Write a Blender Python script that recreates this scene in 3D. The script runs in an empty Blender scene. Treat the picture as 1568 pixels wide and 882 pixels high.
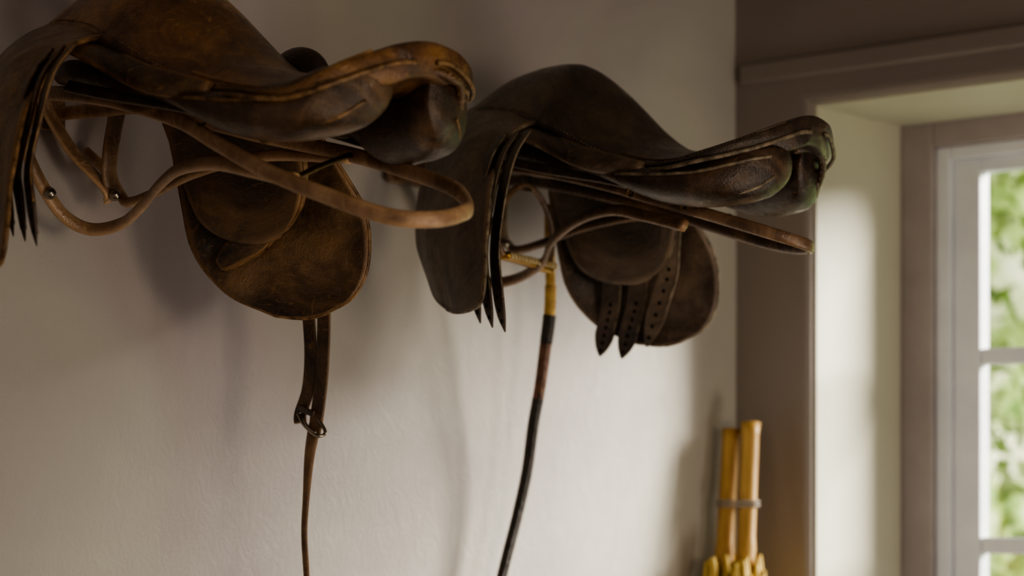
import bpy, math, random
from mathutils import Vector, Matrix, noise
random.seed(7)
D=bpy.data; C=bpy.context
def link(o):
    C.scene.collection.objects.link(o); return o
# ------------------------------------------------------------ materials
def newmat(name):
    m=D.materials.new(name); m.use_nodes=True
    nt=m.node_tree; b=nt.nodes['Principled BSDF']; return m,nt,b
def ramp(nt,stops):
    r=nt.nodes.new('ShaderNodeValToRGB'); e=r.color_ramp.elements
    e[0].position=stops[0][0]; e[0].color=(*stops[0][1],1)
    e[1].position=stops[-1][0]; e[1].color=(*stops[-1][1],1)
    for p,c in stops[1:-1]:
        x=e.new(p); x.color=(*c,1)
    return r
def nz(nt,scale,detail=6,rough=.6,vec=None,dist=0):
    n=nt.nodes.new('ShaderNodeTexNoise'); n.inputs['Scale'].default_value=scale
    n.inputs['Detail'].default_value=detail; n.inputs['Roughness'].default_value=rough
    n.inputs['Distortion'].default_value=dist
    if vec: nt.links.new(vec,n.inputs['Vector'])
    return n
def coords(nt,scale=(1,1,1),rot=(0,0,0)):
    t=nt.nodes.new('ShaderNodeTexCoord'); mp=nt.nodes.new('ShaderNodeMapping')
    mp.inputs['Scale'].default_value=scale; mp.inputs['Rotation'].default_value=rot
    nt.links.new(t.outputs['Object'],mp.inputs['Vector']); return mp.outputs['Vector']
def leather(name,dark,mid,light,rough=.42,bump=.25,wear=.6,wc=None):
    m,nt,b=newmat(name); v=coords(nt)
    n1=nz(nt,9,9,.72,v,.9); r=ramp(nt,[(.36,dark),(.50,mid),(.66,light)]); nt.links.new(n1.outputs['Fac'],r.inputs['Fac'])
    n2=nz(nt,55,9,.72,coords(nt,(1,1,.3),(0.3,.5,0)),1.4); r2=ramp(nt,[(.57,(0,0,0)),(.72,(1,1,1))]); nt.links.new(n2.outputs['Fac'],r2.inputs['Fac'])
    n5=nz(nt,40,4,.6,coords(nt,(.25,1,3.2),(0,.55,.2)),2.2); r5=ramp(nt,[(.645,(0,0,0)),(.67,(1,1,1)),(.69,(0,0,0))]); nt.links.new(n5.outputs['Fac'],r5.inputs['Fac'])
    g=nt.nodes.new('ShaderNodeNewGeometry'); r3=ramp(nt,[(.52,(0,0,0)),(.60,(1,1,1))]); nt.links.new(g.outputs['Pointiness'],r3.inputs['Fac'])
    add=nt.nodes.new('ShaderNodeMath'); add.operation='MAXIMUM'; nt.links.new(r2.outputs['Color'],add.inputs[0]); nt.links.new(r3.outputs['Color'],add.inputs[1])
    add2=nt.nodes.new('ShaderNodeMath'); add2.operation='MAXIMUM'; nt.links.new(add.outputs[0],add2.inputs[0]); nt.links.new(r5.outputs['Color'],add2.inputs[1])
    mul=nt.nodes.new('ShaderNodeMath'); mul.operation='MULTIPLY'; mul.inputs[1].default_value=wear; nt.links.new(add2.outputs[0],mul.inputs[0])
    mx=nt.nodes.new('ShaderNodeMixRGB'); nt.links.new(mul.outputs[0],mx.inputs['Fac']); nt.links.new(r.outputs['Color'],mx.inputs['Color1'])
    if wc is None: wc=(min(1,light[0]*1.9),min(1,light[1]*1.75),min(1,light[2]*1.6))
    mx.inputs['Color2'].default_value=(*wc,1)
    nt.links.new(mx.outputs['Color'],b.inputs['Base Color'])
    rr=ramp(nt,[(.3,(rough-.1,)*3),(.7,(rough+.22,)*3)]); nt.links.new(n2.outputs['Fac'],rr.inputs['Fac']); nt.links.new(rr.outputs['Color'],b.inputs['Roughness'])
    b.inputs['Specular IOR Level'].default_value=.75
    b.inputs['Coat Weight'].default_value=.4; b.inputs['Coat Roughness'].default_value=.22
    vo=nt.nodes.new('ShaderNodeTexVoronoi'); vo.inputs['Scale'].default_value=520; nt.links.new(v,vo.inputs['Vector'])
    n4=nz(nt,28,10,.70,v,.7); ad=nt.nodes.new('ShaderNodeMath'); ad.operation='MULTIPLY_ADD'; ad.inputs[1].default_value=.14
    nt.links.new(vo.outputs['Distance'],ad.inputs[0]); nt.links.new(n4.outputs['Fac'],ad.inputs[2])
    bp=nt.nodes.new('ShaderNodeBump'); bp.inputs['Strength'].default_value=bump; bp.inputs['Distance'].default_value=.008
    nt.links.new(ad.outputs[0],bp.inputs['Height']); nt.links.new(bp.outputs['Normal'],b.inputs['Normal']); nt.links.new(bp.outputs['Normal'],b.inputs['Coat Normal'])
    return m
def simple(name,c1,c2,rough=.6,metal=0,scale=12,bump=.1,bscale=40,stretch=(1,1,1)):
    m,nt,b=newmat(name); v=coords(nt,stretch)
    n=nz(nt,scale,6,.6,v); r=ramp(nt,[(.35,c1),(.7,c2)]); nt.links.new(n.outputs['Fac'],r.inputs['Fac']); nt.links.new(r.outputs['Color'],b.inputs['Base Color'])
    b.inputs['Roughness'].default_value=rough; b.inputs['Metallic'].default_value=metal
    n2=nz(nt,bscale,5,.6,v); bp=nt.nodes.new('ShaderNodeBump'); bp.inputs['Strength'].default_value=bump; bp.inputs['Distance'].default_value=.01
    nt.links.new(n2.outputs['Fac'],bp.inputs['Height']); nt.links.new(bp.outputs['Normal'],b.inputs['Normal'])
    return m
M_brown=leather('leather_tan_brown',(.036,.020,.010),(.155,.090,.041),(.34,.205,.095),.34,.4,.45)
M_brown_d=leather('leather_dark_panel',(.020,.011,.007),(.075,.041,.020),(.23,.13,.060),.27,.35,.45)
M_seat1=leather('leather_seat_brown',(.048,.022,.010),(.20,.095,.036),(.46,.25,.088),.30,.4,.65,(.72,.42,.16))
M_dark=leather('leather_dark_brown',(.042,.029,.020),(.135,.092,.062),(.26,.185,.122),.33,.3,.4)
M_seat2=leather('leather_seat_black',(.024,.016,.011),(.080,.053,.034),(.19,.130,.084),.27,.28,.42)
M_panel2=leather('leather_panel_black',(.014,.009,.007),(.050,.030,.019),(.20,.12,.070),.23,.3,.4)
M_strap=leather('leather_strap',(.034,.018,.008),(.14,.077,.033),(.31,.18,.08),.38,.3,.5)
M_strapd=leather('leather_strap_dark',(.020,.013,.009),(.062,.040,.027),(.155,.105,.070),.31,.3,.4)
M_edge1=simple('stitched_edge_brown',(.10,.055,.026),(.44,.27,.13),.45,0,80)
M_edge2=simple('stitched_edge_grey',(.11,.082,.058),(.44,.36,.25),.45,0,80)
M_iron=leather('rusty_painted_iron',(.12,.062,.031),(.35,.21,.12),(.58,.39,.24),.31,.25,.7)
M_iron2=leather('dark_painted_iron',(.042,.027,.017),(.15,.092,.056),(.36,.23,.135),.25,.25,.5)
M_steel=simple('worn_steel',(.25,.22,.18),(.55,.5,.42),.3,1)
M_brass=simple('old_brass',(.45,.27,.08),(.75,.52,.2),.35,1)
M_brassd=simple('tarnished_brass',(.12,.075,.03),(.34,.22,.09),.4,1)
M_hole=simple('punched_hole_dark',(.003,.002,.002),(.008,.006,.005),.9)
M_horn=simple('yellow_horn',(.34,.19,.04),(.70,.48,.14),.3,0,60)
M_ivory=simple('ivory_rubber',(.65,.52,.28),(.9,.80,.52),.45,0,60)
M_whipb=simple('black_braid',(.018,.012,.009),(.075,.050,.034),.38,0,200,.6,300,(1,1,.3))
M_whipr=simple('red_brown_braid',(.09,.036,.016),(.30,.135,.065),.38,0,200,.6,300,(1,1,.3))
M_bamboo=simple('bamboo_cane',(.38,.21,.055),(.64,.41,.14),.45,0,14,.1,60,(3,3,.4))
M_raffia=simple('raffia_yellow',(.42,.28,.06),(.72,.54,.18),.7,0,30)
M_tape=simple('pale_twine',(.36,.31,.26),(.5,.45,.4),.8)
def plaster(name,c1,c2,c3,b1=.35):
    m,nt,b=newmat(name); v=coords(nt)
    n=nz(nt,1.6,4,.5,v,.4); r=ramp(nt,[(.35,c1),(.5,c2),(.66,c3)]); nt.links.new(n.outputs['Fac'],r.inputs['Fac']); nt.links.new(r.outputs['Color'],b.inputs['Base Color'])
    b.inputs['Roughness'].default_value=.55
    v2=coords(nt,(1,1.5,.9),(.6,0,0)); n2=nz(nt,34,10,.70,v2,1.6); n3=nz(nt,4,3,.5,v)
    ad=nt.nodes.new('ShaderNodeMath'); ad.operation='MULTIPLY_ADD'; ad.inputs[1].default_value=.8
    nt.links.new(n3.outputs['Fac'],ad.inputs[0]); nt.links.new(n2.outputs['Fac'],ad.inputs[2])
    bp=nt.nodes.new('ShaderNodeBump'); bp.inputs['Strength'].default_value=b1; bp.inputs['Distance'].default_value=.013
    nt.links.new(ad.outputs[0],bp.inputs['Height']); nt.links.new(bp.outputs['Normal'],b.inputs['Normal'])
    return m
M_wall=plaster('limewashed_plaster',(.47,.415,.415),(.54,.505,.47),(.60,.575,.50),.27)  # pink-to-cream mottling paints tints of the light into the limewash
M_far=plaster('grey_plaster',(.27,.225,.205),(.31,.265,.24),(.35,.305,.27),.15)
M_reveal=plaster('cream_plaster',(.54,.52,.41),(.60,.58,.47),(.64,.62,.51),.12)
M_ceil=plaster('ceiling_plaster',(.30,.26,.22),(.35,.3,.26),(.4,.35,.3),.15)
M_case=simple('grey_painted_wood',(.42,.37,.37),(.48,.43,.43),.5)
M_white=simple('white_painted_wood',(.76,.78,.84),(.84,.86,.90),.4)
M_floor=simple('stone_floor',(.16,.11,.07),(.28,.20,.13),.6,0,3)
M_grass=simple('lawn',(.08,.16,.03),(.2,.3,.06),.9,0,5)
# ------------------------------------------------------------ mesh helpers
def mkmesh(name,verts,faces,mat,parent=None,smooth=True):
    me=D.meshes.new(name); me.from_pydata([tuple(v) for v in verts],[],faces); me.update()
    if smooth:
        for p in me.polygons: p.use_smooth=True
    me.materials.append(mat); o=D.objects.new(name,me); link(o)
    if parent: o.parent=parent
    return o
def cr(pts,n,closed=False):
    pts=[Vector(p) for p in pts]; out=[]; N=len(pts)
    segs=N-1; m=n-1
    for i in range(n):
        t=i*segs/m
        k=min(int(t),segs-1); f=t-k
        p1,p2=pts[k],pts[k+1]
        p0=pts[k-1] if k>0 else p1*2-p2
        p3=pts[k+2] if k+2<N else p2*2-p1
        out.append(.5*((2*p1)+(p2-p0)*f+(2*p0-5*p1+4*p2-p3)*f*f+(3*p1-p0-3*p2+p3)*f*f*f))
    return out
def surf(name,rows,mat,parent,thick=.005,nu=24,nv=40,edge=None,er=.0022,wob=.0,stitch=False):
    R=[cr(r,nu) for r in rows]
    cols=[cr([R[j][i] for j in range(len(R))],nv) for i in range(nu)]
    if wob:
        for c in cols:
            for p in c:
                p.y+=wob*noise.noise(p*13)+wob*.2*noise.noise(p*40)
                p.x+=wob*.3*noise.noise(p*12+Vector((3,1,2)))
    verts=[];faces=[]
    for j in range(nv):
        for i in range(nu): verts.append(cols[i][j])
    for j in range(nv-1):
        for i in range(nu-1):
            a=j*nu+i; faces.append((a,a+1,a+nu+1,a+nu))
    o=mkmesh(name,verts,faces,mat,parent)
    s=o.modifiers.new('thick','SOLIDIFY'); s.thickness=thick; s.offset=0
    if edge:
        lo=[cols[0][j] for j in range(nv)]+[cols[i][-1] for i in range(1,nu)]+[cols[-1][j] for j in range(nv-2,-1,-1)]
        tube(name+'_edge',lo,er,edge,parent,seg=8,n=None)
    return o
def frames(P,up=None):
    T=[]
    for i in range(len(P)):
        a=P[max(i-1,0)]; b=P[min(i+1,len(P)-1)]; d=(b-a)
        T.append(d.normalized() if d.length>1e-9 else Vector((0,0,1)))
    F=[]
    if up is None:
        n=T[0].orthogonal().normalized()
        for t in T:
            n=(n-t*n.dot(t)).normalized(); F.append((n,t.cross(n)))
    else:
        for i,t in enumerate(T):
            u=Vector(up); n=(u-t*u.dot(t)).normalized(); F.append((n,t.cross(n)))
    return F
def tube(name,pts,rad,mat,parent=None,seg=12,n=60,up=None,ry=None,sq=2.0):
    P=cr(pts,n) if n else [Vector(p) for p in pts]
    if isinstance(rad,(list,tuple)): rr=[v.x for v in cr([(x,0,0) for x in rad],len(P))]
    else: rr=[rad]*len(P)
    F=frames(P,up); verts=[];faces=[]
    for i,p in enumerate(P):
        a,b=F[i]; r1=rr[i]; r2=(ry/rad*r1 if (ry and not isinstance(rad,(list,tuple))) else r1)
        if ry and isinstance(rad,(list,tuple)): r2=ry*min(1,r1/max(rad)*1.5)
        for k in range(seg):
            th=2*math.pi*k/seg; c,s=math.cos(th),math.sin(th)
            c=math.copysign(abs(c)**(2/sq),c); s=math.copysign(abs(s)**(2/sq),s)
            verts.append(p+a*(c*r1)+b*(s*r2))
    for i in range(len(P)-1):
        for k in range(seg):
            k2=(k+1)%seg; faces.append((i*seg+k,i*seg+k2,(i+1)*seg+k2,(i+1)*seg+k))
    faces.append(tuple(range(seg-1,-1,-1))); faces.append(tuple((len(P)-1)*seg+k for k in range(seg)))
    return mkmesh(name,verts,faces,mat,parent)
def strap(name,pts,w,t,mat,parent,up,tip=True,holes=0,n=60,hstart=.45):
    rad=[w/2]*10
    if tip: rad=[w/2]*12+[w*.42,w*.28,w*.06]
    o=tube(name,pts,rad,mat,parent,seg=16,n=n,up=up,ry=t/2,sq=5)
    if holes:
        P=cr(pts,200); F=frames(P,up)
        vs=[];fs=[]
        for h in range(holes):
            i=int(200*(hstart+(.93-hstart)*h/max(1,holes-1))); i=min(i,190); a,b=F[i]; c=P[i]
            for sd in (1,-1):
                k0=len(vs)
                for k in range(10):
                    th=2*math.pi*k/10; vs.append(c+a*math.cos(th)*.0022+(P[i+1]-P[i]).normalized()*math.sin(th)*.0028+b*sd*(t/2+.0004))
                fs.append(tuple(range(k0,k0+10)))
        mkmesh(name+'_holes',vs,fs,M_hole,parent,False)
    return o
def stitches(name,P,mat,parent,r=.0007):
    # short thread dashes along a path, merged in one mesh
    vs=[];fs=[]
    F=frames(P)
    for i in range(0,len(P)-1,2):
        k0=len(vs)
        for q in (i,i+1):
            a,b=F[q]
            for k in range(6):
                th=2*math.pi*k/6; vs.append(P[q]+a*math.cos(th)*r+b*math.sin(th)*r)
        for k in range(6):
            k2=(k+1)%6; fs.append((k0+k,k0+k2,k0+6+k2,k0+6+k))
        fs.append(tuple(k0+5-k for k in range(6))); fs.append(tuple(k0+6+k for k in range(6)))
    return mkmesh(name,vs,fs,mat,parent)
def loft(name,rings,mat,parent=None,nlen=None,wob=0):
    if nlen:
        K=len(rings[0]); cols=[cr([rg[k] for rg in rings],nlen) for k in range(K)]
        rings=[[cols[k][j] for k in range(K)] for j in range(nlen)]
    if wob:
        for r in rings:
            for p in r:
                p.z+=wob*noise.noise(p*16)+wob*.3*noise.noise(p*50); p.y+=wob*.5*noise.noise(p*20+Vector((5,5,5)))
    K=len(rings[0]); verts=[v for r in rings for v in r]; faces=[]
    for i in range(len(rings)-1):
        for k in range(K):
            k2=(k+1)%K; faces.append((i*K+k,i*K+k2,(i+1)*K+k2,(i+1)*K+k))
    faces.append(tuple(range(K-1,-1,-1))); faces.append(tuple((len(rings)-1)*K+k for k in range(K)))
    return mkmesh(name,verts,faces,mat,parent)
def box(name,a,b,mat,parent=None,bev=.003):
    x0,y0,z0=a;x1,y1,z1=b
    v=[(x0,y0,z0),(x1,y0,z0),(x1,y1,z0),(x0,y1,z0),(x0,y0,z1),(x1,y0,z1),(x1,y1,z1),(x0,y1,z1)]
    f=[(0,3,2,1),(4,5,6,7),(0,1,5,4),(1,2,6,5),(2,3,7,6),(3,0,4,7)]
    o=mkmesh(name,v,f,mat,parent,False)
    if bev:
        m=o.modifiers.new('b','BEVEL'); m.width=bev; m.segments=3
    return o
def empty(name,loc=(0,0,0)):
    e=D.objects.new(name,None); e.location=loc; e.empty_display_size=.1; return link(e)
def ball(name,c,r,mat,parent,sc=(1,1,1)):
    rings=[]
    for i in range(0,17):
        ph=.03+(math.pi-.06)*i/16
        rings.append([Vector((c[0]+r*sc[0]*math.sin(ph)*math.cos(2*math.pi*k/20),c[1]+r*sc[1]*math.sin(ph)*math.sin(2*math.pi*k/20),c[2]+r*sc[2]*math.cos(ph))) for k in range(20)])
    return loft(name,rings,mat,parent)
def sstep(t): t=max(0,min(1,t)); return t*t*(3-2*t)

# ------------------------------------------------------------ saddle
def saddle(Yc,style):
    S=empty('leather_saddle',(0,Yc,0))
    A=style==1
    m_flap,m_seat,m_panel,m_e=(M_brown,M_seat1,M_brown_d,M_edge1) if A else (M_dark,M_seat2,M_panel2,M_edge2)
    ct=-.016 if A else 0
    dp=-.008 if A else 0
    roll=.12 if A else .05
    def rl(X,b): return roll*b*sstep((X-.38)/.14)
    wr=(1.0,1.0,1.0,1.0,1.0) if A else (.92,.86,.80,.8,.8)
    st=[ # X, zc, w, ze, thickness
     (.112,1.903,.030,1.895,.006),(.120,1.914,.055,1.892,.008),(.145,1.931,.072,1.890,.010),(.18,1.942,.085,1.884,.010),(.23,1.947,.098,1.870,.010),(.27,1.940,.108,1.853,.010),
     (.31,1.908,.114,1.836,.010),(.35,1.866,.116,1.818,.010),(.39,1.836,.114,1.804,.011),(.43,1.823,.112,1.796,.011),
     (.47,1.818+ct*.3+dp*.6,.122,1.796,.012),(.51,1.824+ct*.7+dp,.126,1.802+ct*.5,.015),(.54,1.834+ct+dp*.7,.116*wr[0],1.811+ct,.022),(.562,1.842+ct,.096*wr[1],1.822+ct,.030),(.578,1.847+ct,.066*wr[2],1.834+ct,.034),(.588,1.845+ct,.036*wr[3],1.840+ct,.030),(.592,1.832+ct,.014,1.832+ct,.010)]
    def zs_(zc,w,ze,X,t): return zc-(zc-ze)*abs(t)**1.9+rl(X,w*t)
    rings=[]
    for X,zc,w,ze,th in st:
        ring=[]; N=18
        for i in range(N+1):
            t=-1+2*i/N; ring.append(Vector((X,w*t,zs_(zc,w,ze,X,t))))
        for i in range(N-1,0,-1):
            t=-1+2*i/N; ring.append(Vector((X-.004,w*.94*t,zs_(zc,w,ze,X,t)-th*(1-.35*t**8))))
        rings.append(ring)
    loft('seat',rings,m_seat,S,110,.002)
    for sgn in (-1,1):
        nm='near' if sgn<0 else 'far'
        pts=[(X,sgn*w*1.0,ze-th*.45+rl(X,sgn*w)) for X,zc,w,ze,th in st[1:]]
        tube('seat_welt_'+nm,pts,.0026,m_e,S,8,100)
        pts=[(X,sgn*w*.84,zs_(zc,w,ze,X,.84*sgn)+.0004) for X,zc,w,ze,th in st[8:-2]]
        tube('seat_seam_'+nm,pts,.0016,m_seat,S,8,80)
        pts=[(X,sgn*w*.93,zs_(zc,w,ze,X,.93*sgn)+.0008) for X,zc,w,ze,th in st[2:-3]]
        stitches('seat_stitching_'+nm,cr(pts,170),m_e,S)
    for sgn,nm in ((-1,'near'),(1,'far')):
        k=1.0 if (A or sgn<0) else .965
        ps=[(.15,.055,1.845,.012,.010),(.20,.065,1.838,.026,.014),(.28,.080,1.818,.032,.015),(.36,.086,1.796,.028,.011),(.395,.092,1.784,.026,.010),(.43,.090,1.778,.034,.018),(.47,.085,1.774,.041,.024),
            (.51,.078,1.774,.043,.027),(.54,.068,1.778,.041,.029),(.560,.057,1.784,.034,.028),(.573,.046,1.791,.022,.020),(.578,.043,1.795,.006,.006)]
        if sgn>0: ps=[(X,b,z+(.006 if X>.4 else 0)-(.012 if (A and X>.44) else 0),rb,rz+((.008 if A else .005) if X>.45 and X<.575 else 0)) for X,b,z,rb,rz in ps]
        rings=[]
        for X,b,z,rb,rz in ps:
            X=X*k if X>.4 else X
            rg=[]
            for q in range(28):
                th=2*math.pi*q/28; c,s=math.cos(th),math.sin(th)
                bb=sgn*b+rb*math.copysign(abs(c)**.85,c)
                rg.append(Vector((X,bb,z+rz*math.copysign(abs(s)**.9,s)+rl(X,bb)*.7)))
            rings.append(rg)
        loft('panel_'+nm,rings,m_panel,S,80,.002)
        for nm2,fb,fz in (('piping',.62,-.72),('seam',.97,.35)):
            pts=[]
            for X,b,z,rb,rz in ps[4:-1]:
                X=X*k if X>.4 else X; bb=sgn*(b+rb*fb); pts.append((X+.001,bb,z+rz*fz+rl(X,bb)*.7))
            tube('panel_%s_%s'%(nm2,nm),pts,.0020,m_e,S,8,60)
        s=sgn
        band=[[(.20,s*.085,1.872),(.28,s*.104,1.848),(.35,s*.114,1.822),(.43,s*.108,1.797)],
              [(.22,s*.112,1.862),(.285,s*.122,1.840),(.352,s*.122,1.808),(.43,s*.112,1.790)],
              [(.25,s*.130,1.846),(.29,s*.130,1.828),(.355,s*.118,1.796),(.43,s*.104,1.782)]]
        surf('girth_band_'+nm,band,m_flap,S,.005,24,10,m_e,.002)
        strap('tree_strap_'+nm,[(.24,s*.12,1.815),(.30,s*.112,1.800),(.37,s*.10,1.785),(.43,s*.085,1.768),(.48,s*.07,1.756)],.012,.004,M_strapd,S,(0,.5,1),False)
        R=[[(.125,.035,1.908),(.17,.05,1.902),(.22,.06,1.89),(.27,.07,1.87)],
           [(.120,.082,1.880),(.165,.108,1.870),(.215,.123,1.862),(.262,.128,1.852)],
           [(.113,.112,1.842),(.16,.138,1.840),(.215,.156,1.836),(.268,.152,1.832)],
           [(.108,.128,1.79),(.16,.158,1.787),(.22,.184,1.784),(.282,.196,1.780)],
           [(.112,.138,1.73),(.165,.172,1.727),(.23,.203,1.722),(.297,.226,1.722)]]
        if sgn<0:
            R+=[[(.135,.148,1.685),(.18,.178,1.675),(.24,.21,1.672),(.304,.236,1.672)],
                [(.165,.165,1.655),(.205,.19,1.647),(.25,.215,1.643),(.304,.239,1.648)],
                [(.21,.195,1.637),(.235,.207,1.632),(.265,.221,1.631),(.295,.236,1.635)]]
        else:
            R+=[[(.125,.145,1.68),(.175,.178,1.672),(.24,.21,1.668),(.296,.232,1.672)],
                [(.155,.165,1.640),(.20,.19,1.632),(.24,.21,1.630),(.280,.226,1.636)],
                [(.20,.190,1.616),(.22,.20,1.613),(.235,.207,1.613),(.25,.213,1.617)]]
        R=[[(x,s*b,z) for x,b,z in r] for r in R]
        surf('flap_'+nm,R,m_flap,S,.005,30,60,m_e,.0024,.005)
    pad=[[(.125,.10,1.82),(.18,.115,1.815),(.24,.12,1.81),(.30,.115,1.80)],
         [(.13,.118,1.77),(.18,.128,1.768),(.25,.135,1.765),(.303,.13,1.765)],
         [(.145,.13,1.722),(.185,.14,1.722),(.245,.145,1.722),(.288,.142,1.728)],
         [(.165,.142,1.702),(.20,.147,1.697),(.235,.15,1.697),(.262,.15,1.705)],
         [(.19,.148,1.694),(.205,.15,1.692),(.222,.152,1.692),(.24,.152,1.696)]]
    surf('sweat_flap_far',pad,m_flap,S,.010,24,30,m_e,.002,.005)
    pad2=[[(.115,-.10,1.84),(.16,-.12,1.835),(.21,-.13,1.83)],[(.12,-.115,1.78),(.165,-.135,1.775),(.215,-.15,1.77)],[(.14,-.13,1.72),(.17,-.145,1.715),(.2,-.155,1.72)]]
    surf('sweat_flap_near',pad2,m_panel,S,.010,12,20)
    dz=.045 if A else 0
    for i,(dx,db,dzz) in enumerate([(0,0,0),(-.022,.004,.006),(-.042,.006,.012)]):
        pts=[(.305+dx,-.165+db,1.838),(.302+dx,-.187+db,1.808),(.296+dx,-.198+db,1.762),(.291+dx,-.204+db,1.700+dz*.5),(.300+dx,-.208+db,1.645+dz+dzz),(.311+dx,-.210+db,1.606+dz+dzz)]
        strap('girth_billet_near_%d'%(i+1),pts,.024,.004,M_strapd,S,(1,-.45,0),True,8)
        tube('billet_near_edge_%d'%(i+1),[Vector(q)+Vector((.0105,-.0055,0)) for q in pts[:-1]],.0012,m_e,S,6,40)
    if not A:
        for i,(t,m,b) in enumerate([((.195,.145,1.72),(.178,.160,1.66),(.151,.172,1.600)),((.237,.148,1.72),(.215,.165,1.66),(.184,.176,1.596)),((.298,.13,1.766),(.272,.158,1.699),(.2227,.178,1.610))]):
            mid=[(t[k]+m[k])/2 for k in range(3)]; mid2=[(m[k]+b[k])/2 for k in range(3)]
            strap('girth_billet_far_%d'%(i+1),[t,mid,m,mid2,b],.026,.004,M_strapd if i<2 else M_dark,S,(1,.35,0),True,7)
            tube('billet_edge_%d'%(i+1),[Vector(q)+Vector((.012,.0025,0)) for q in (t,mid,m,mid2)],.0014,M_edge2,S,6,30)
    else:
        kb=[[(.150,.152,1.675),(.156,.156,1.665)],[(.165,.155,1.694),(.178,.162,1.672)],[(.195,.16,1.703),(.203,.168,1.683)],[(.215,.165,1.702),(.219,.168,1.694)]]
        surf('knee_block_far',kb,m_flap,S,.012,10,20,m_e,.002)
        ball('thigh_roll_far',(.318,.108,1.842),.04,m_panel,S,(1.05,.5,.85))
    ball('pommel_nail_near',(.150,-.079,1.882),.006,M_brass,S,(1,.6,1))
    ball('pommel_nail_far',(.150,.079,1.882),.006,M_brass,S,(1,.6,1))
    for nm3,cx,cy,cz in (('dee_ring',.405,-.098,1.769),('dee_ring_rear',.46,-.07,1.752)):
        ring=[(cx+.003*math.sin(t),cy+.007*math.cos(t),cz+.006*math.sin(t)) for t in [i*math.pi/6 for i in range(13)]]
        tube(nm3,ring,.0017,M_brassd,S,8,40)
    e=.018 if A else 0
    arc=[(.560+e,.004,1.812+ct*.5),(.566+e,.022,1.815+ct*.5),(.568+e,.040,1.811+ct*.5),(.563+e,.056,1.800),(.552+e,.068,1.785),(.538+e,.074,1.770)]
    tube('gullet_welt',arc,.0045,m_panel,S,10,50)
    P=cr(arc,14)
    for k,p in enumerate(P[1:-1]):
        tube('lace_%d'%k,[p+Vector((.0005,-.0052,-.0015)),p+Vector((.0046,-.001,.0005)),p+Vector((.003,.0038,.0012))],.0012,m_e,S,6,8)
    if not A:
        pts=[(.160,-.035,1.716),(.157,.012,1.712),(.152,.062,1.706)]
        tube('stirrup_tread',pts,.010,M_brass,S,12,30,up=(1,0,0),ry=.005,sq=4)
        for k in range(14):
            y=-.03+.0066*k
            tube('tread_rib_%d'%k,[(.171,y,1.712-.08*(y+.035)),(.170,y,1.7175-.08*(y+.035)),(.166,y,1.7185-.08*(y+.035)),(.148,y,1.7175-.08*(y+.035))],.0020,M_ivory,S,6,10)
        pts=[(.160,-.035,1.716),(.158,-.044,1.735),(.158,-.040,1.765),(.158,-.018,1.795),(.157,.012,1.808),(.156,.042,1.795),(.154,.066,1.765),(.152,.070,1.73),(.152,.062,1.706)]
        tube('stirrup_arch',pts,.004,M_iron2,S,10,60)
        strap('stirrup_leather_stub',[(.157,.012,1.80),(.16,.012,1.83),(.165,.012,1.86)],.022,.004,M_strapd,S,(0,1,0),False)
    return S
s1=saddle(1.40,1); s2=saddle(2.05,2)

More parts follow.
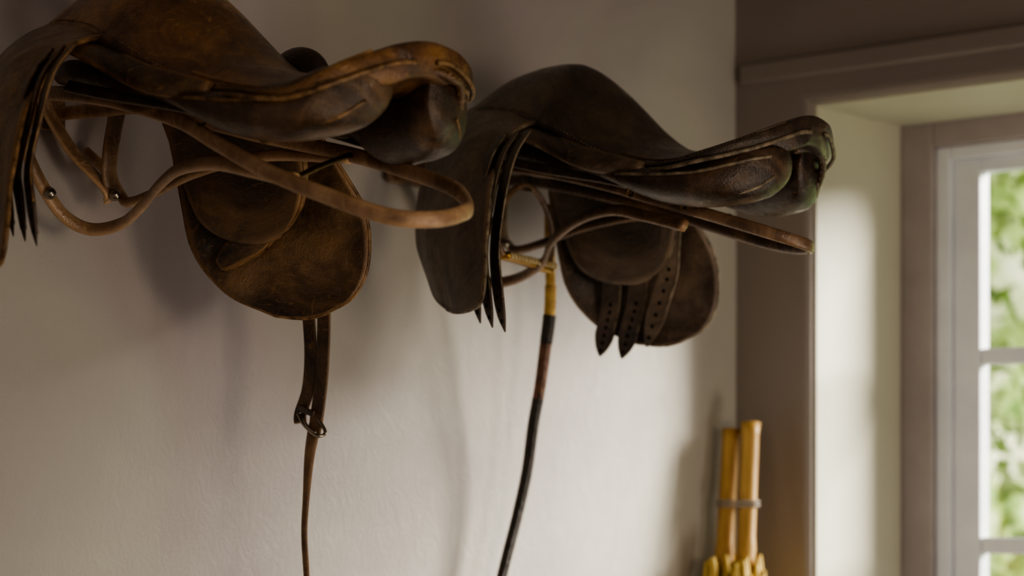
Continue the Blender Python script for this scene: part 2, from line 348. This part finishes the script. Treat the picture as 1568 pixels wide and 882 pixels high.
# ------------------------------------------------------------ bracket
def rack(Yc,mat,kind):
    R=empty('saddle_bracket',(0,Yc,0))
    if kind==1:
        rail=[(.004,-.05,1.835),(.08,-.055,1.832),(.15,-.06,1.826),(.25,-.07,1.806),(.34,-.07,1.778),(.40,-.075,1.75),(.472,-.08,1.717),(.55,-.08,1.688),(.605,-.062,1.668),(.63,-.03,1.667),(.628,.01,1.677),(.60,.045,1.69),(.56,.07,1.71),(.495,.08,1.732),(.42,.08,1.755),(.3,.07,1.785),(.15,.06,1.826),(.08,.055,1.832),(.004,.05,1.835)]
    else:
        rail=[(.004,-.05,1.835),(.08,-.055,1.832),(.15,-.058,1.826),(.25,-.06,1.808),(.345,-.06,1.783),(.40,-.06,1.765),(.462,-.058,1.746),(.52,-.05,1.727),(.565,-.035,1.711),(.582,-.012,1.703),(.574,.012,1.701),(.545,.035,1.704),(.50,.05,1.713),(.44,.058,1.731),(.37,.062,1.754),(.25,.062,1.79),(.15,.06,1.815),(.08,.055,1.826),(.004,.05,1.830)]
    tube('support_rail',rail,.0075 if kind==1 else .0070,mat,R,14,160,up=(0,0,1),ry=.0045 if kind==1 else .005,sq=2.6)
    br=[(.004,-.065,1.84),(.05,-.058,1.825),(.078,-.05,1.80),(.065,-.03,1.77),(.057,0,1.737),(.062,.02,1.715),(.078,.04,1.704),(.115,.048,1.708),(.17,.03,1.720),(.235,0,1.735),(.30,-.03,1.741),(.37,-.05,1.737),(.44,-.068,1.722),(.505,-.078,1.706)]
    if kind==2: br=[(x*(.9 if x>.2 else 1),y*(.8 if x>.2 else 1),z+(.022*sstep((x-.2)/.2))-.012*(1-sstep((x-.1)/.2))) for x,y,z in br]
    tube('brace_near',br,.0072,mat,R,12,120,up=(0,.5,1),ry=.0045,sq=2.6)
    br=[(.004,.09,1.80),(.03,.1,1.775),(.055,.098,1.748),(.075,.092,1.738),(.12,.085,1.742),(.2,.08,1.758),(.30,.08,1.765),(.42,.08,1.752)]
    tube('brace_far',br,.006,mat,R,12,100,up=(0,.5,1),ry=.004,sq=2.6)
    if kind==1: tube('cross_bar',[(.50,-.08,1.706),(.46,0,1.732),(.42,.08,1.755)],.0028,M_brassd,R,10,10)
    pl=[(.012,.02,1.86),(.02,.03,1.83),(.035,.05,1.79),(.06,.075,1.752),(.058,.082,1.740)]
    tube('hanger_strap',pl,.009,mat,R,12,40,up=(0,1,0),ry=.003,sq=3)
    lp=[(.05,.10,1.85),(.06,.085,1.82),(.065,.075,1.79),(.064,.075,1.765),(.06,.085,1.745)]
    tube('hanger_strap_far',lp,.010,M_iron2,R,12,40,up=(0,1,0),ry=.003,sq=3)
    ball('bolt_1',(.064,-.004,1.739),.0065,M_steel,R,(1,1,1)); ball('bolt_2',(.068,.079,1.745),.0065,M_steel,R,(1,1,1))
    box('wall_plate',(0.001,-.080,1.815),(.010,.060,1.85),M_iron2,R,.003)
    return R
rack(1.40,M_iron,1); rack(2.05,M_iron2,2)

# ------------------------------------------------------------ hanging strap with buckle
H=empty('hanging_leather_strap',(0,1.40,0))
UPS=(1,.3,0)
strap('strand_left',[(.155,.255,1.80),(.162,.27,1.70),(.168,.27,1.63),(.172,.27,1.58),(.168,.27,1.54),(.158,.268,1.513),(.160,.266,1.503)],.015,.004,M_strap,H,UPS,False,0,60)
strap('strand_right',[(.184,.255,1.80),(.188,.272,1.70),(.190,.273,1.63),(.187,.273,1.56),(.180,.272,1.51),(.176,.271,1.49)],.016,.004,M_strap,H,UPS,False,0,60)
tube('tail',[(.176,.271,1.495),(.170,.270,1.465),(.165,.27,1.42),(.162,.27,1.38),(.165,.27,1.34),(.170,.27,1.28)],[.008,.0065,.0045,.004,.004,.003],M_strap,H,10,60,up=UPS,ry=.0028)
bk=[(.160,.262,1.513),(.170,.262,1.5),(.190,.262,1.488),(.193,.272,1.492),(.180,.272,1.508),(.165,.272,1.517),(.160,.262,1.513)]
tube('buckle_frame',bk,.002,M_steel,H,8,50)
tube('buckle_tongue',[(.165,.264,1.508),(.178,.260,1.498),(.188,.262,1.491)],.0016,M_steel,H,8,20)
strap('keeper',[(.160,.263,1.520),(.172,.262,1.516),(.184,.263,1.512)],.007,.003,M_strapd,H,(0,0,1),False)

# ------------------------------------------------------------ whip (stands on the floor, leans on bracket)
W=empty('riding_whip',(0,2.05,0))
wp=[(.10,.13,1.80),(.095,.137,1.74),(.09,.145,1.69),(.085,.148,1.65),(.078,.148,1.61),(.07,.147,1.56),(.06,.145,1.51),(.052,.142,1.45),(.045,.13,1.39),(.04,.112,1.33),(.036,.09,1.26)]
P=cr(wp,201)
def seg(nm,a,b,r0,r1,mat): tube(nm,P[a:b+1],[r0,r1],mat,W,12,None)
seg('grip',0,40,.0068,.0068,M_horn); seg('collar',38,58,.0080,.0080,M_horn); seg('binding_dark',57,76,.0088,.0085,M_whipb)
seg('shaft_red',76,106,.0082,.0076,M_whipr); seg('shaft_dark',106,200,.0078,.0068,M_whipb)
tube('shaft_lower',[P[198],(.038,.05,1.15),(.05,-.02,.95),(.065,-.09,.6),(.075,-.14,.3),(.08,-.17,.004)],[.0068,.005,.004],M_whipb,W,10,60)

# ------------------------------------------------------------ bamboo canes
B=empty('bamboo_cane_bundle',(0,0,0))
for i,(bx,by,tx,ty,h,r) in enumerate([(.084,2.48,.035,2.70,1.512,.0135),(.15,2.48,.070,2.70,1.522,.0135)]):
    pts=[];rd=[]
    for k in range(81):
        t=k/80; z=.006+t*(h-.006); pts.append((bx+(tx-bx)*t,by+(ty-by)*t,z))
        rd.append(r*(1+ (.14 if k%10==0 else 0)))
    tube('cane_%d'%(i+1),pts,rd,M_bamboo,B,14,None)
for dz2 in (-.003,.003):
    ring=[(.0575+.036*math.cos(t),2.683+.019*math.sin(t),1.40+dz2) for t in [i*math.pi/10 for i in range(21)]]
    tube('twine',ring,.0022,M_tape,B,8,60)
for k in range(90):
    th=random.uniform(0,6.28); rr=random.uniform(.01,.045); z=random.uniform(1.23,1.295)
    c=Vector((.072+rr*math.cos(th),2.655+rr*math.sin(th),z))
    d=Vector((math.cos(th)*.02,math.sin(th)*.02,random.uniform(-.08,-.14)))
    if c.x+d.x<.01: continue
    tube('raffia_%d'%k,[c+Vector((0,0,.03)),c,c+d*.5,c+d],[.003,.007,.007,.002],M_raffia,B,6,10)

# ------------------------------------------------------------ room
YF=2.77
def grid_wall(name,o,u,v,nu,nv,mat,amp):
    verts=[];faces=[];o=Vector(o);u=Vector(u);v=Vector(v);nn=u.cross(v).normalized()
    for j in range(nv+1):
        for i in range(nu+1):
            p=o+u*(i/nu)+v*(j/nv); verts.append(p+nn*amp*(noise.noise(p*2.0)+.15*noise.noise(p*7)-1))
    for j in range(nv):
        for i in range(nu):
            a=j*(nu+1)+i; faces.append((a,a+1,a+nu+2,a+nu+1))
    return mkmesh(name,verts,faces,mat)
w=grid_wall('wall_left',(0,-2.6,0),(0,5.45,0),(0,0,2.4),220,100,M_wall,.004)
x0,x1,zs,zt=.13,1.08,.85,2.008
Wf=empty('wall_far',(0,0,0))
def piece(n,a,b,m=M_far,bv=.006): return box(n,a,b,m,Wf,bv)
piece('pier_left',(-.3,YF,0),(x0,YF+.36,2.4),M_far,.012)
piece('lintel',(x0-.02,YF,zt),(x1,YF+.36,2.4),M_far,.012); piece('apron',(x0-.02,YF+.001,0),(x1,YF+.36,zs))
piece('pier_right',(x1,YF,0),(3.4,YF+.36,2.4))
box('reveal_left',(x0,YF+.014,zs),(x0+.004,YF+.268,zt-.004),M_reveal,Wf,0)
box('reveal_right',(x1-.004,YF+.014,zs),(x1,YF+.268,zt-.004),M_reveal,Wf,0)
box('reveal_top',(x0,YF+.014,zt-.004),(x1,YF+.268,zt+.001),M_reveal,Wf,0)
box('window_sill',(x0,YF-.03,zs),(x1,YF+.27,zs+.03),M_white,Wf,.006)
box('trim_1',(.006,YF-.010,2.047),(3.4,YF+.01,2.080),M_far,None,.006)
box('baseboard_far',(.02,YF-.018,0),(3.4,YF,.12),M_case,None,.004)
box('baseboard_left',(0.0,-2.6,0),(.018,YF-.02,.12),M_case,None,.004)
box('floor',(-.3,-2.6,-.1),(3.4,YF+.36,0),M_floor,None,0)
box('ceiling',(-.3,-2.6,2.4),(3.4,YF+.36,2.5),M_ceil,None,0)
Wn=empty('window_1',(0,0,0)); yw=YF+.27
def wb(n,a,b,m): return box(n,a,b,m,Wn,.003)
wb('casing_left',(x0,yw,zs),(.189,yw+.06,zt),M_case); wb('casing_right',(x1-.059,yw,zs),(x1,yw+.06,zt),M_case)
wb('casing_head',(.189,yw+.001,1.966),(x1-.059,yw+.059,zt),M_case); wb('casing_sill',(.189,yw+.001,zs),(x1-.059,yw+.059,zs+.06),M_case)
gl,gr=.262,x1-.132
wb('sash_left_outer',(.189,yw+.012,zs+.06),(.215,yw+.058,1.966),M_white); wb('sash_left',(.215,yw+.022,zs+.06),(gl,yw+.055,1.945),M_white)
wb('sash_right',(gr,yw+.022,zs+.06),(x1-.059,yw+.055,1.945),M_white)
wb('sash_head_outer',(.215,yw+.012,1.945),(x1-.059,yw+.057,1.966),M_white); wb('sash_head',(gl,yw+.0225,1.922),(gr,yw+.054,1.945),M_white)
wb('sash_bottom',(gl,yw+.0225,zs+.06),(gr,yw+.054,zs+.11),M_white)
for i,z in enumerate((1.63,1.331,1.04)): wb('glazing_bar_h%d'%i,(gl,yw+.026,z-.013),(gr,yw+.05,z+.013),M_white)
for i in (1,2): 
    x=gl+(gr-gl)*i/3; wb('glazing_bar_v%d'%i,(x-.013,yw+.0245,zs+.11),(x+.013,yw+.0515,1.922),M_white)
gm,gnt,gb=newmat('window_glass')
gnt.nodes.remove(gb)
tr=gnt.nodes.new('ShaderNodeBsdfTransparent'); gs=gnt.nodes.new('ShaderNodeBsdfGlossy'); gs.inputs['Roughness'].default_value=.02
mxs=gnt.nodes.new('ShaderNodeMixShader'); mxs.inputs[0].default_value=.05
gnt.links.new(tr.outputs[0],mxs.inputs[1]); gnt.links.new(gs.outputs[0],mxs.inputs[2]); gnt.links.new(mxs.outputs[0],gnt.nodes['Material Output'].inputs['Surface'])
box('glass',(gl-.003,yw+.037,zs+.08),(gr+.003,yw+.039,1.94),gm,Wn,0)

# ------------------------------------------------------------ garden
box('ground',(-9,YF+.4,-.12),(8,14,-.02),M_grass,None,0)
lm,lnt,lb=newmat('leaf_green')
v=coords(lnt); n=nz(lnt,3.5,5,.75,v); r=ramp(lnt,[(.34,(.13,.25,.06)),(.48,(.42,.56,.20)),(.60,(.93,.95,.76))]); lnt.links.new(n.outputs['Fac'],r.inputs['Fac'])  # near-white stop paints sunlit brightness into the leaf colour
lnt.links.new(r.outputs['Color'],lb.inputs['Base Color']); lb.inputs['Roughness'].default_value=.5
tl=lnt.nodes.new('ShaderNodeBsdfTranslucent'); lnt.links.new(r.outputs['Color'],tl.inputs['Color']); ms=lnt.nodes.new('ShaderNodeMixShader'); ms.inputs[0].default_value=.65
lnt.links.new(lb.outputs[0],ms.inputs[1]); lnt.links.new(tl.outputs[0],ms.inputs[2]); lnt.links.new(ms.outputs[0],lnt.nodes['Material Output'].inputs['Surface'])
Hd=empty('garden_hedge',(0,0,0))
vs=[];fs=[]
for i in range(9000):
    x=random.uniform(-4.2,1.0); z=random.uniform(0,3.4); y=5.0+random.uniform(0,.7)+.35*noise.noise(Vector((x*1.5,0,z*1.5)))
    c=Vector((x,y,z)); d=Vector((random.gauss(0,1),random.gauss(0,.6)-.3,random.gauss(0,1))).normalized(); q=d.orthogonal().normalized(); q=Matrix.Rotation(random.uniform(0,6.28),3,d)@q; nn=d.cross(q)
    L=random.uniform(.05,.1); k=len(vs)
    vs+=[c,c+q*L*.35+d*L*.5+nn*.01,c+d*L,c-q*L*.35+d*L*.5+nn*.01]; fs.append((k,k+1,k+2,k+3))
mkmesh('leaves',vs,fs,lm,Hd,False)
vs=[];fs=[];nx,nzz=50,36
for j in range(nzz+1):
    for i in range(nx+1):
        x=-4.4+5.5*i/nx; z=3.3*j/nzz-.02; vs.append((x,6.2+.3*noise.noise(Vector((x*2,0,z*2))),z))
for j in range(nzz):
    for i in range(nx):
        a=j*(nx+1)+i; fs.append((a,a+1,a+nx+2,a+nx+1))
o=mkmesh('hedge_body',vs,fs,lm,Hd)

# ------------------------------------------------------------ light
wd=D.worlds.new('World'); C.scene.world=wd; wd.use_nodes=True
bg=wd.node_tree.nodes['Background']; bg.inputs[0].default_value=(.90,.91,1,1); bg.inputs[1].default_value=.20
def sun(name,dir,e,ang,col):
    l=D.lights.new(name,'SUN'); l.energy=e; l.angle=math.radians(ang); l.color=col
    o=D.objects.new(name,l); link(o); o.rotation_euler=Vector(dir).to_track_quat('-Z','Y').to_euler(); o.location=(3,7,5)
sun('sun',(-.60,-.76,-.34),11,28,(1,.95,.85))
def area(name,loc,tgt,e,s,col):
    l=D.lights.new(name,'AREA'); l.energy=e; l.size=s; l.color=col
    o=D.objects.new(name,l); link(o); o.location=loc; o.rotation_euler=(Vector(tgt)-Vector(loc)).to_track_quat('-Z','Y').to_euler()
area('side_fill_light',(2.1,2.2,.4),(.0,2.1,1.0),7,.6,(1,.95,.86))  # added fill for the lower wall; no window stands here
area('saddle_key_light',(2.7,1.0,1.5),(.5,1.75,1.66),10.5,.5,(1,.82,.62))  # added warm key for leather highlights; not a lamp of the room
sc=C.scene
try: sc.view_settings.look='AgX - High Contrast'
except Exception as ex: print(ex)
# ------------------------------------------------------------ camera
cam=D.cameras.new('camera'); co=D.objects.new('camera',cam); link(co); C.scene.camera=co
cam.sensor_width=36; cam.lens=75; co.location=(1.865,0,1.45)
th=math.radians(40); v=Vector((-math.sin(th),math.cos(th),0)); co.rotation_euler=v.to_track_quat('-Z','Y').to_euler()
cam.shift_y=(720-441)/1568
cam.dof.use_dof=True; cam.dof.focus_distance=2.2; cam.dof.aperture_fstop=4.2
